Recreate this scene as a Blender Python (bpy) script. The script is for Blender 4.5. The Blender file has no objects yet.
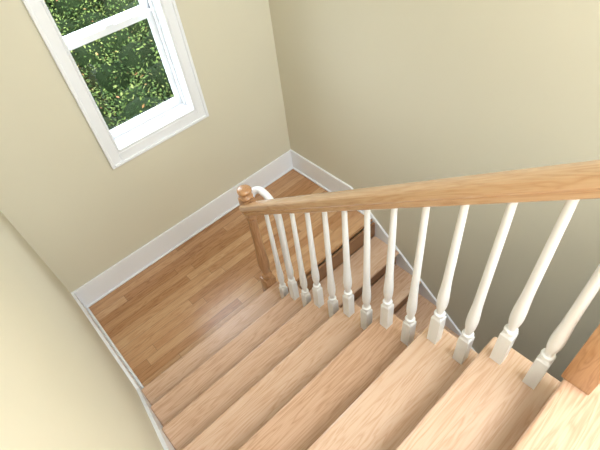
import bpy, bmesh, math, random
from mathutils import Vector, Matrix, Euler
random.seed(11)
sc=bpy.context.scene
sc.view_settings.view_transform='Standard'
# ------------------------------------------------ dimensions (metres)
W=2.2735; H=0.1893; R=0.254; NX=1.157; SLOPE=H/R
L=1.05                       # y of newel centre
RF=L+0.045                   # first riser face
CEIL=4.15; LOW=-8*H; TOP=8*H; YB=-6.2
TE=-1.085                    # outer (open) end of upper treads

def lin(c): return tuple(((v/255)/12.92 if v/255<=.04045 else ((v/255+.055)/1.055)**2.4) for v in c)+(1,)

# ------------------------------------------------ materials
def newmat(name):
    m=bpy.data.materials.new(name); m.use_nodes=True
    nt=m.node_tree; b=nt.nodes['Principled BSDF']; return m,nt,b
def paint(name,col,rough=.6,bump=.02,scale=60,var=.03):
    m,nt,b=newmat(name); n=nt.nodes; l=nt.links
    tc=n.new('ShaderNodeTexCoord')
    n2=n.new('ShaderNodeTexNoise'); n2.inputs['Scale'].default_value=1.3; l.new(tc.outputs['Object'],n2.inputs['Vector'])
    mx=n.new('ShaderNodeMix'); mx.data_type='RGBA'
    c=lin(col); mx.inputs['A'].default_value=tuple(v*(1-var) for v in c[:3])+(1,); mx.inputs['B'].default_value=tuple(min(1,v*(1+var)) for v in c[:3])+(1,)
    l.new(n2.outputs['Fac'],mx.inputs['Factor']); l.new(mx.outputs['Result'],b.inputs['Base Color'])
    if bump:
        no=n.new('ShaderNodeTexNoise'); no.inputs['Scale'].default_value=scale; no.inputs['Detail'].default_value=4
        l.new(tc.outputs['Object'],no.inputs['Vector'])
        bp=n.new('ShaderNodeBump'); bp.inputs['Strength'].default_value=bump; bp.inputs['Distance'].default_value=.01
        l.new(no.outputs['Fac'],bp.inputs['Height']); l.new(bp.outputs['Normal'],b.inputs['Normal'])
    b.inputs['Roughness'].default_value=rough
    return m
def oak(name,cols,axis='X',board=.057,length=.9,rough=.3,seam=.5,coat=.0,rot=0.0,zk=0.0,grain=1.0,tone=.55,shift=0.0):
    """procedural oak planks; grain runs along 'axis' (object space, metres)"""
    m,nt,b=newmat(name); n=nt.nodes; l=nt.links
    def math_(op,a,bv=None,c=None):
        nd=n.new('ShaderNodeMath'); nd.operation=op
        for i,v in enumerate((a,bv,c)):
            if v is None: continue
            if isinstance(v,(int,float)): nd.inputs[i].default_value=v
            else: l.new(v,nd.inputs[i])
        return nd.outputs[0]
    tc=n.new('ShaderNodeTexCoord'); mp=n.new('ShaderNodeMapping'); mp.inputs['Rotation'].default_value=(rot,0,0); mp.inputs['Location'].default_value=(0,shift,0)
    l.new(tc.outputs['Object'],mp.inputs['Vector'])
    sx=n.new('ShaderNodeSeparateXYZ'); l.new(mp.outputs['Vector'],sx.inputs[0])
    ax={'X':(0,1,2),'Y':(1,0,2),'Z':(2,0,1)}[axis]
    along,across,third=[sx.outputs[i] for i in ax]
    row=math_('FLOOR',math_('DIVIDE',across,board))
    tier=math_('FLOOR',math_('ADD',math_('MULTIPLY',third,zk),-.25)) if zk else math_('MULTIPLY',row,0.0)
    w1=n.new('ShaderNodeTexWhiteNoise'); w1.noise_dimensions='2D'
    cb=n.new('ShaderNodeCombineXYZ'); l.new(row,cb.inputs[0]); l.new(tier,cb.inputs[1]); l.new(cb.outputs[0],w1.inputs['Vector'])
    sh=math_('MULTIPLY',w1.outputs['Value'],length)
    al=math_('DIVIDE',math_('ADD',along,sh),length)
    seg=math_('FLOOR',al)
    cb2=n.new('ShaderNodeCombineXYZ'); l.new(row,cb2.inputs[0]); l.new(seg,cb2.inputs[1]); l.new(tier,cb2.inputs[2])
    w2=n.new('ShaderNodeTexWhiteNoise'); w2.noise_dimensions='3D'; l.new(cb2.outputs[0],w2.inputs['Vector'])
    cb3=n.new('ShaderNodeCombineXYZ')
    l.new(math_('ADD',math_('MULTIPLY',along,2.0),math_('MULTIPLY',w2.outputs['Value'],37.0)),cb3.inputs[0])
    l.new(math_('ADD',math_('MULTIPLY',across,24.0),math_('MULTIPLY',w2.outputs['Value'],11.0)),cb3.inputs[1])
    l.new(math_('MULTIPLY',third,24.0),cb3.inputs[2])
    g=n.new('ShaderNodeTexNoise'); g.inputs['Scale'].default_value=1.0; g.inputs['Detail'].default_value=3; g.inputs['Distortion'].default_value=.5
    l.new(cb3.outputs[0],g.inputs['Vector'])
    rings=math_('ABSOLUTE',math_('SINE',math_('MULTIPLY',g.outputs['Fac'],24.0)))
    cb4=n.new('ShaderNodeCombineXYZ')
    l.new(math_('MULTIPLY',along,7.0),cb4.inputs[0]); l.new(math_('MULTIPLY',across,210.0),cb4.inputs[1]); l.new(math_('MULTIPLY',third,210.0),cb4.inputs[2])
    f=n.new('ShaderNodeTexNoise'); f.inputs['Scale'].default_value=1.0; f.inputs['Detail'].default_value=2; l.new(cb4.outputs[0],f.inputs['Vector'])
    t=math_('ADD',math_('ADD',math_('MULTIPLY',w2.outputs['Value'],tone),(.55-tone)/2),math_('MULTIPLY',rings,.22*grain))
    t=math_('ADD',t,math_('MULTIPLY',f.outputs['Fac'],.33*grain))
    cr=n.new('ShaderNodeValToRGB'); e=cr.color_ramp.elements
    e[0].position=0.1; e[0].color=lin(cols[0]); e[1].position=.95; e[1].color=lin(cols[-1])
    for i,cc in enumerate(cols[1:-1]):
        ne=e.new(.1+.85*(i+1)/(len(cols)-1)); ne.color=lin(cc)
    l.new(t,cr.inputs['Fac'])
    out=cr.outputs['Color']
    if seam:
        fr=math_('FRACT',math_('DIVIDE',across,board)); d=math_('MULTIPLY',math_('MINIMUM',fr,math_('SUBTRACT',1.0,fr)),board)
        fr2=math_('FRACT',al); d2=math_('MULTIPLY',math_('MINIMUM',fr2,math_('SUBTRACT',1.0,fr2)),length)
        dm=math_('MINIMUM',d,d2)
        s=n.new('ShaderNodeMapRange'); s.inputs['From Min'].default_value=.0003; s.inputs['From Max'].default_value=.0018
        s.inputs['To Min'].default_value=1-seam; s.inputs['To Max'].default_value=1; l.new(dm,s.inputs['Value'])
        mul=n.new('ShaderNodeMix'); mul.data_type='RGBA'; mul.blend_type='MULTIPLY'; mul.inputs['Factor'].default_value=1
        l.new(cr.outputs['Color'],mul.inputs['A']); l.new(s.outputs['Result'],mul.inputs['B']); out=mul.outputs['Result']
    l.new(out,b.inputs['Base Color'])
    b.inputs['Roughness'].default_value=rough
    b.inputs['Coat Weight'].default_value=coat; b.inputs['Coat Roughness'].default_value=.22
    return m
M_wall=paint('wall_paint_beige',(219,213,192),.7,0,90)
M_ceil=paint('ceiling_paint',(236,236,232),.9,0)
M_white=paint('trim_white_paint',(243,245,249),.35,.0,40,.01)
M_bal=paint('baluster_white_paint',(246,248,252),.3,.0,40,.01)
M_vinyl=paint('window_vinyl',(236,239,243),.3,.0,40,.01)
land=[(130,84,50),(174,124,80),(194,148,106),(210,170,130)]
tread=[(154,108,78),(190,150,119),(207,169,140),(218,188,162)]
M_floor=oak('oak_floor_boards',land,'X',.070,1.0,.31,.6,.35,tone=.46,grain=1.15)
M_tread=oak('oak_treads',tread,'X',R,9,.36,0,.3,zk=1/H,tone=.30,grain=1.45,shift=RF-.032)
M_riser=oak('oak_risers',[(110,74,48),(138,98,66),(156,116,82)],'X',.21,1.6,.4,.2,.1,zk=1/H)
M_newel=oak('oak_newel',[(138,96,62),(176,130,90),(200,156,116)],'Z',.2,3,.28,.0,.4,grain=1.4,tone=.15)
M_rail=oak('oak_handrail',[(150,106,72),(200,158,118),(216,180,142)],'Y',.5,9,.2,.0,.6,rot=math.atan(SLOPE),grain=1.4,tone=.15)

# ------------------------------------------------ mesh helpers
def obj(name,bm,mat,parent=None,smooth=False,bevel=0,seg=2):
    me=bpy.data.meshes.new(name); bmesh.ops.recalc_face_normals(bm,faces=bm.faces); bm.to_mesh(me); bm.free()
    me.materials.append(mat)
    if smooth:
        for p in me.polygons: p.use_smooth=True
    o=bpy.data.objects.new(name,me); sc.collection.objects.link(o)
    if bevel:
        md=o.modifiers.new('bevel','BEVEL'); md.width=bevel; md.segments=seg; md.limit_method='ANGLE'; md.angle_limit=math.radians(40)
    if parent: o.parent=parent
    return o
def box(bm,x0,x1,y0,y1,z0,z1):
    v=[bm.verts.new((x,y,z)) for x in (x0,x1) for y in (y0,y1) for z in (z0,z1)]
    for f in ((0,1,3,2),(4,6,7,5),(0,4,5,1),(2,3,7,6),(0,2,6,4),(1,5,7,3)): bm.faces.new([v[i] for i in f])
def boxes(name,lst,mat,parent=None,bevel=0,seg=2):
    bm=bmesh.new()
    for b in lst: box(bm,*b)
    return obj(name,bm,mat,parent,bevel=bevel,seg=seg)
def prism(bm,poly,x0,x1):
    """poly in (y,z), extruded along x"""
    a=[bm.verts.new((x0,y,z)) for y,z in poly]; b=[bm.verts.new((x1,y,z)) for y,z in poly]
    n=len(poly); bm.faces.new(a); bm.faces.new(b[::-1])
    for i in range(n): bm.faces.new((a[i],a[(i+1)%n],b[(i+1)%n],b[i]))
def lathe(bm,prof,cx,cy,cz,seg=20,top=True,bot=True):
    rings=[]
    for z,r in prof:
        rings.append([bm.verts.new((cx+r*math.cos(2*math.pi*i/seg),cy+r*math.sin(2*math.pi*i/seg),cz+z)) for i in range(seg)])
    for a,b in zip(rings,rings[1:]):
        for i in range(seg): bm.faces.new((a[i],a[(i+1)%seg],b[(i+1)%seg],b[i]))
    if bot: bm.faces.new(rings[0][::-1])
    if top: bm.faces.new(rings[-1])
def empty(name):
    e=bpy.data.objects.new(name,None); sc.collection.objects.link(e); return e
def bbox_smooth(o,ang=35):
    for p in o.data.polygons: p.use_smooth=True
    md=o.modifiers.new('es','EDGE_SPLIT'); md.split_angle=math.radians(ang)

# ------------------------------------------------ room shell
OX0,OX1,OZ0,OZ1=-1.48,-.825,1.095,2.50     # window opening
T=.22
boxes('wall_back',[(-W-T,OX0,0,T,LOW-.2,CEIL),(OX1,T,0,T,LOW-.2,CEIL),(OX0,OX1,0,T,LOW-.2,OZ0),(OX0,OX1,0,T,OZ1,CEIL)],M_wall)
boxes('wall_right',[(0,T,YB,0,LOW-.2,CEIL)],M_wall)
boxes('wall_left',[(-W-T,-W,YB,0,LOW-.2,CEIL)],M_wall)
boxes('wall_front',[(-W-T,T,YB-T,YB,LOW-.2,CEIL)],M_wall)
boxes('ceiling',[(-W-T,T,YB-T,T,CEIL,CEIL+.15)],M_ceil)
YE=-(RF-.035)              # landing edge / nosing of lower flight
YN=-(RF+7*R)               # top riser face
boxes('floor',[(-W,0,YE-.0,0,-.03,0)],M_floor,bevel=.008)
boxes('floor_lower',[(-W,0,YB,0,LOW-.2,LOW)],M_floor)
boxes('floor_upper',[(-W,TE,YB,YN+.032,TOP-.028,TOP),(-W,TE-.03,YB,YN,TOP-.25,TOP-.028),(TE,0,YB,YN-.6,TOP-.25,TOP)],M_tread,bevel=.012,seg=4)

# ------------------------------------------------ upper flight
up=empty('staircase')
for k in range(7):
    yf=-(RF+k*R)
    bm=bmesh.new(); box(bm,-W+.018,TE,yf-R-.0,yf+.032,(k+1)*H-.028,(k+1)*H)
    obj('tread_%d'%(k+1),bm,M_tread,up,bevel=.011,seg=4)
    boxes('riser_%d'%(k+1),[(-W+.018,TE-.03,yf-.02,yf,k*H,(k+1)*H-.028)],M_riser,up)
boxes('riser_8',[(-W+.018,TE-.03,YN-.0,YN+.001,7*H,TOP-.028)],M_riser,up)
bm=bmesh.new()
for k in range(7):
    y0=-(RF+k*R)-.002; y1=y0-R
    zb0=max(k*H-.30,-.02) if k<2 else k*H-.30
    zb1=max((k+1)*H-.30,-.02) if k<1 else (k+1)*H-.30
    prism(bm,[(y0,(k+1)*H-.03),(y0,zb0),(y1,zb1),(y1,(k+1)*H-.03)],TE-.07,TE-.032)
obj('stringer',bm,M_white,up)
bm=bmesh.new()
yk=-(RF-.03)
prism(bm,[(0,0),(0,.216),(yk,.216),(yk,0)],-W,-W+.018)
prism(bm,[(yk,0),(yk,.216),(YN-.02,TOP+.20),(YN-.02,7*H-.1)],-W,-W+.018)
obj('baseboard_left',bm,M_white)
# ------------------------------------------------ lower flight
dn=empty('staircase')
for k in range(1,8):
    y1=YE-.03-(k-1)*R
    z=-k*H
    bm=bmesh.new(); box(bm,TE-.03,-.018,y1-R-.03,y1,z-.028,z); obj('tread_%d'%k,bm,M_tread,dn,bevel=.012,seg=3)
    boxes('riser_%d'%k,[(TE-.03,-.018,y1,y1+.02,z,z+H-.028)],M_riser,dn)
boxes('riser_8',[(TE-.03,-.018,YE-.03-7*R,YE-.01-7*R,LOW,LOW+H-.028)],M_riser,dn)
tb=.807; ye=YE-7*R-.1
bm=bmesh.new()
prism(bm,[(0,-.03),(0,.216),(-tb,.216),(-tb,-.03)],-.018,0)
zt=lambda y:.216-(-y-tb)*SLOPE
prism(bm,[(-tb,-.03),(-tb,.216),(ye,zt(ye)),(ye,max(LOW,zt(ye)-.6)),(-tb-.25,-.4)],-.018,0)
obj('baseboard_right',bm,M_white)
boxes('baseboard_back',[(-W+.018,-.018,-.018,0,0,.216)],M_white,bevel=.004)
boxes('trim_shoe_back',[(-W+.018,-.018,-.034,-.018,0,.022)],M_white,bevel=.008,seg=3)
boxes('trim_shoe_left',[(-W+.018,-W+.034,-RF+.04,-.034,0,.022)],M_white,bevel=.008,seg=3)
boxes('trim_shoe_right',[(-.034,-.018,YE+.01,-.034,0,.022)],M_white,bevel=.008,seg=3)

# ------------------------------------------------ window
win=empty('window_1')
c=.078
CX0,CX1,CZ0,CZ1=OX0-c,OX1+c,OZ0-.084,OZ1+.084
def frame(name,x0,x1,z0,z1,wl,wr,wb,wt,y0,y1,mat=M_vinyl,bev=.004):
    return boxes(name,[(x0,x0+wl,y0,y1,z0,z1),(x1-wr,x1,y0,y1,z0,z1),(x0+wl,x1-wr,y0,y1,z0,z0+wb),(x0+wl,x1-wr,y0,y1,z1-wt,z1)],mat,win,bevel=bev)
frame('casing',CX0,CX1,CZ0,CZ1,c,c,.084,.084,-.020,0,M_white,.005)
frame('casing_band',CX0-.006,CX1+.006,CZ0-.006,CZ1+.006,.022,.022,.022,.022,-.032,0,M_white,.006)
frame('jamb',OX0,OX1,OZ0,OZ1,.016,.016,.02,.02,-.02,T)
frame('stop',OX0+.016,OX1-.016,OZ0+.02,OZ1-.02,.012,.016,.012,.014,.085,.11)
frame('sash_lower',OX0+.018,OX1-.018,OZ0+.022,1.818,.028,.044,.062,.042,.115,.150)
frame('sash_upper',OX0+.018,OX1-.018,1.79,OZ1-.022,.028,.044,.05,.045,.154,.19)
boxes('sash_lock',[(-1.18,-1.12,.107,.137,1.818,1.832)],M_vinyl,win,bevel=.004)
gm,nt,b=newmat('window_glass')
nn=nt.nodes; tr=nn.new('ShaderNodeBsdfTransparent'); gl=nn.new('ShaderNodeBsdfGlossy'); gl.inputs['Roughness'].default_value=.02
mx=nn.new('ShaderNodeMixShader'); mx.inputs[0].default_value=.03
nt.links.new(tr.outputs[0],mx.inputs[1]); nt.links.new(gl.outputs[0],mx.inputs[2]); nt.links.new(mx.outputs[0],nn['Material Output'].inputs['Surface'])
boxes('glass_lower',[(OX0+.04,OX1-.05,.132,.135,OZ0+.075,1.79)],gm,win)
boxes('glass_upper',[(OX0+.04,OX1-.05,.171,.174,1.83,OZ1-.06)],gm,win)

# ------------------------------------------------ railing
ra=empty('stair_railing')
HR=.963
def baluster(name,y,z0,z1):
    bm=bmesh.new(); h=z1-z0; s=.0215; q=.175; k=1.4
    box(bm,-NX-s,-NX+s,y-s,y+s,z0,z0+q)
    a=[(-s,-s),(s,-s),(s,s),(-s,s)]
    lo=[bm.verts.new((-NX+i,y+j,z0+q)) for i,j in a]; hi=[bm.verts.new((-NX+i*.62,y+j*.62,z0+q+.014)) for i,j in a]
    for i in range(4): bm.faces.new((lo[i],lo[(i+1)%4],hi[(i+1)%4],hi[i]))
    bm.faces.new(hi)
    p=[(q+.006,.0115),(q+.014,.0115),(q+.018,.0155),(q+.026,.0165),(q+.033,.0150),(q+.037,.0105),(q+.046,.0095),(q+.060,.0115),
       (q+.085,.0145),(q+.115,.0158),(q+.145,.0154),(q+.19,.0138),(q+.23,.0124),(q+.30,.0114)]
    p+=[(q+.30+(h-q-.30)*t,.0114-.0030*t) for t in (.25,.5,.75,1)]
    lathe(bm,[(z,r*k) for z,r in p],-NX,y,z0,16)
    o=obj(name,bm,M_bal,ra); bbox_smooth(o,40)
e=.07; i=0
for k in range(7):
    for j in (0,1):
        if k==0 and j==0: continue
        i+=1; d=k*R+j*R/2+e
        baluster('baluster_%d'%i,-L-d,(k+1)*H,HR+SLOPE*d+.012)
prof=[(-.024,0),(.024,0),(.027,.004),(.027,.022),(.033,.028),(.037,.034),(.0375,.050),(.035,.061),(.029,.067),(.018,.070),(0,.071),(-.018,.070),(-.029,.067),(-.035,.061),(-.0375,.050),(-.037,.034),(-.033,.028),(-.027,.022),(-.027,.004)]
def sweep(name,path,mat,x,prof=prof,parent=ra):
    bm=bmesh.new(); rings=[]
    for i,(y,z) in enumerate(path):
        a=path[max(i-1,0)]; b=path[min(i+1,len(path)-1)]
        t=Vector((b[0]-a[0],b[1]-a[1])).normalized(); nrm=Vector((-t.y,t.x))
        if nrm.y<0: nrm=-nrm
        rings.append([bm.verts.new((x+u,y+nrm.x*v,z+nrm.y*v)) for u,v in prof])
    n=len(prof)
    for a,b in zip(rings,rings[1:]):
        for i in range(n): bm.faces.new((a[i],a[(i+1)%n],b[(i+1)%n],b[i]))
    bm.faces.new(rings[0]); bm.faces.new(rings[-1][::-1])
    o=obj(name,bm,mat,parent); bbox_smooth(o,28); return o
NXn=-NX+.022; NYn=-L+.03
NEWT=YN-.0
def zr(y): return HR+SLOPE*(-L-y)
sweep('handrail',[(NYn-.02,zr(NYn-.02)),(-1.5,zr(-1.5)),(-2.2,zr(-2.2)),(YN+.002,zr(YN))],M_rail,-NX)
def newel(name,cx,cy,z0,sq0,ztop,parent=ra):
    bm=bmesh.new(); s=.043
    box(bm,cx-s,cx+s,cy-s,cy+s,z0,z0+sq0)
    p=[(sq0-.001,.038),(sq0+.012,.032),(sq0+.02,.040),(sq0+.035,.042),(sq0+.048,.038),(sq0+.055,.029),(sq0+.075,.029),(sq0+.11,.036),(sq0+.15,.041),(sq0+.19,.040),
       (sq0+.26,.036),(sq0+.36,.032),(ztop-.30,.029),(ztop-.27,.029),(ztop-.262,.036),(ztop-.245,.036),(ztop-.238,.031),(ztop-.22,.031)]
    lathe(bm,p,cx,cy,z0,24)
    s2=.038
    box(bm,cx-s2,cx+s2,cy-s2,cy+s2,z0+ztop-.225,z0+ztop-.085)
    p=[(ztop-.086,.036),(ztop-.078,.044),(ztop-.068,.046),(ztop-.060,.040),(ztop-.054,.028),(ztop-.046,.028),(ztop-.040,.038),(ztop-.030,.045),(ztop-.018,.045),(ztop-.008,.036),(ztop-.002,.020),(ztop,.004)]
    lathe(bm,p,cx,cy,z0,24)
    o=obj(name,bm,M_newel,parent,bevel=.003); bbox_smooth(o,40)
newel('newel_post',NXn,NYn,0,.25,1.148)
newel('newel_post_end',-NX+.01,NEWT,TOP,.33,1.25)
def tube(name,pts,r,mat,parent=ra,seg=14,sub=8):
    P=[Vector(p) for p in pts]; Q=[]
    for i in range(len(P)-1):
        p0=P[max(i-1,0)];p1=P[i];p2=P[i+1];p3=P[min(i+2,len(P)-1)]
        for s in range(sub):
            t=s/sub; Q.append(.5*((2*p1)+(p2-p0)*t+(2*p0-5*p1+4*p2-p3)*t*t+(3*p1-p0-3*p2+p3)*t**3))
    Q.append(P[-1]); bm=bmesh.new(); rings=[]; u=Vector((0,1,0))
    for i,q in enumerate(Q):
        t=(Q[min(i+1,len(Q)-1)]-Q[max(i-1,0)]).normalized()
        u=(u-t*u.dot(t)).normalized(); v=t.cross(u)
        rings.append([bm.verts.new(q+u*r*math.cos(2*math.pi*k/seg)+v*r*math.sin(2*math.pi*k/seg)) for k in range(seg)])
    for a,b in zip(rings,rings[1:]):
        for k in range(seg): bm.faces.new((a[k],a[(k+1)%seg],b[(k+1)%seg],b[k]))
    bm.faces.new(rings[0]); bm.faces.new(rings[-1][::-1])
    return obj(name,bm,mat,parent,smooth=True)
gx=NXn+.085
tube('handrail_return',[(NXn+.02,NYn+.0,1.02),(NXn+.055,NYn+.005,1.065),(gx-.003,NYn-.03,1.088),(gx,NYn-.09,1.085),(gx,NYn-.15,1.04),(gx,NYn-.175,.96),(gx,NYn-.18,.86),(gx,NYn-.18,.40),(gx,NYn-.18,-H)],.023,M_bal)

# ------------------------------------------------ outdoors
lm,nt,b=newmat('leaf_green'); n=nt.nodes; l=nt.links
g=n.new('ShaderNodeNewGeometry'); cr=n.new('ShaderNodeValToRGB'); e_=cr.color_ramp.elements
e_[0].color=lin((26,40,16)); e_[1].color=lin((100,112,58)); e_[1].position=.88
for p,cc in ((.3,(46,65,28)),(.6,(68,85,41)),(.965,(110,116,70))):
    x=e_.new(p); x.color=lin(cc)
x=e_.new(.98); x.color=lin((120,82,52))
x=e_.new(1.0); x.color=lin((132,98,66))
l.new(g.outputs['Random Per Island'],cr.inputs['Fac']); l.new(cr.outputs['Color'],b.inputs['Base Color']); b.inputs['Roughness'].default_value=.9
b.inputs['Specular IOR Level'].default_value=.15
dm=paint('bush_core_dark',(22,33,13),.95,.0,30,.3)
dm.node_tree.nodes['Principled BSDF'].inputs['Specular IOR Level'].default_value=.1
bm=bmesh.new()
core=bmesh.new()
blobs=[]
for iy in range(9):
    for ix in range(9):
        y=1.0+iy*.55+random.uniform(-.12,.12); x=-2.1+ix*.52+random.uniform(-.12,.12)
        blobs.append((x,y,-.55+(y-1.0)*.24+random.uniform(-.18,.18),.42+random.random()*.12))
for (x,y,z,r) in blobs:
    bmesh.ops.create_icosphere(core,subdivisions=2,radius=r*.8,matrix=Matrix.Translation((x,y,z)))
    for q in range(1200):
        d=Vector((random.gauss(0,1),random.gauss(0,1),random.gauss(0,1))).normalized()
        if d.y>.5 or d.z<-.4: continue
        p=Vector((x,y,z))+d*r*(.78+random.random()*.34)
        s=.011+random.random()*.016
        rotm=Euler((random.uniform(-1,1),random.uniform(-1,1),random.uniform(0,6.3))).to_matrix()
        vs=[bm.verts.new(p+rotm@Vector(v)*s) for v in ((-1.2,0,0),(0,-.6,.15),(1.2,0,0),(0,.6,.15))]
        bm.faces.new(vs)
bush=empty('leafy_shrub')
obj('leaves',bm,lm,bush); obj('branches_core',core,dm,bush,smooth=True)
M_grass=paint('lawn_grass',(66,82,44),.95,0,30,.15)
boxes('ground',[(-25,25,T+.02,45,-3.2,-3.0)],M_grass)

# ------------------------------------------------ light
w=bpy.data.worlds.new('World'); sc.world=w; w.use_nodes=True
bg=w.node_tree.nodes['Background']; bg.inputs['Color'].default_value=(.82,.91,1,1); bg.inputs['Strength'].default_value=9.5
def light(name,typ,loc,rot,energy,col,**k):
    d=bpy.data.lights.new(name,typ); d.energy=energy; d.color=col
    for a,v in k.items(): setattr(d,a,v)
    o=bpy.data.objects.new(name,d); sc.collection.objects.link(o); o.location=loc; o.rotation_euler=rot; return o
light('sun','SUN',(0,0,10),(math.radians(35),math.radians(-20),0),6,(1,.96,.88),angle=.02)
light('hall_window_light','AREA',(-1.15,YB+.1,2.9),(math.radians(90),0,0),80,(.86,.93,1),shape='RECTANGLE',size=2.0,size_y=1.6)  # area lamp standing in for unseen hall windows; none modelled
light('overhead_fill','AREA',(-1.1,-3.7,CEIL-.05),(math.radians(12),0,0),134,(.87,.94,1),shape='RECTANGLE',size=1.6,size_y=1.3)  # added overhead fill without a fixture, brightens stairs and shades behind nosings
p=light('window_portal','AREA',((OX0+OX1)/2,T+.01,(OZ0+OZ1)/2),(math.radians(-90),0,0),1,(1,1,1),shape='RECTANGLE',size=OX1-OX0,size_y=OZ1-OZ0)
p.data.cycles.is_portal=True

# ------------------------------------------------ camera
cam=bpy.data.cameras.new('camera'); co=bpy.data.objects.new('camera',cam); sc.collection.objects.link(co)
co.location=(-2.0776,-2.8249,2.9403); co.rotation_euler=(.7374,.1040,-.7413)
cam.sensor_width=36; cam.lens=453.65*36/600; cam.clip_start=.02
sc.camera=co
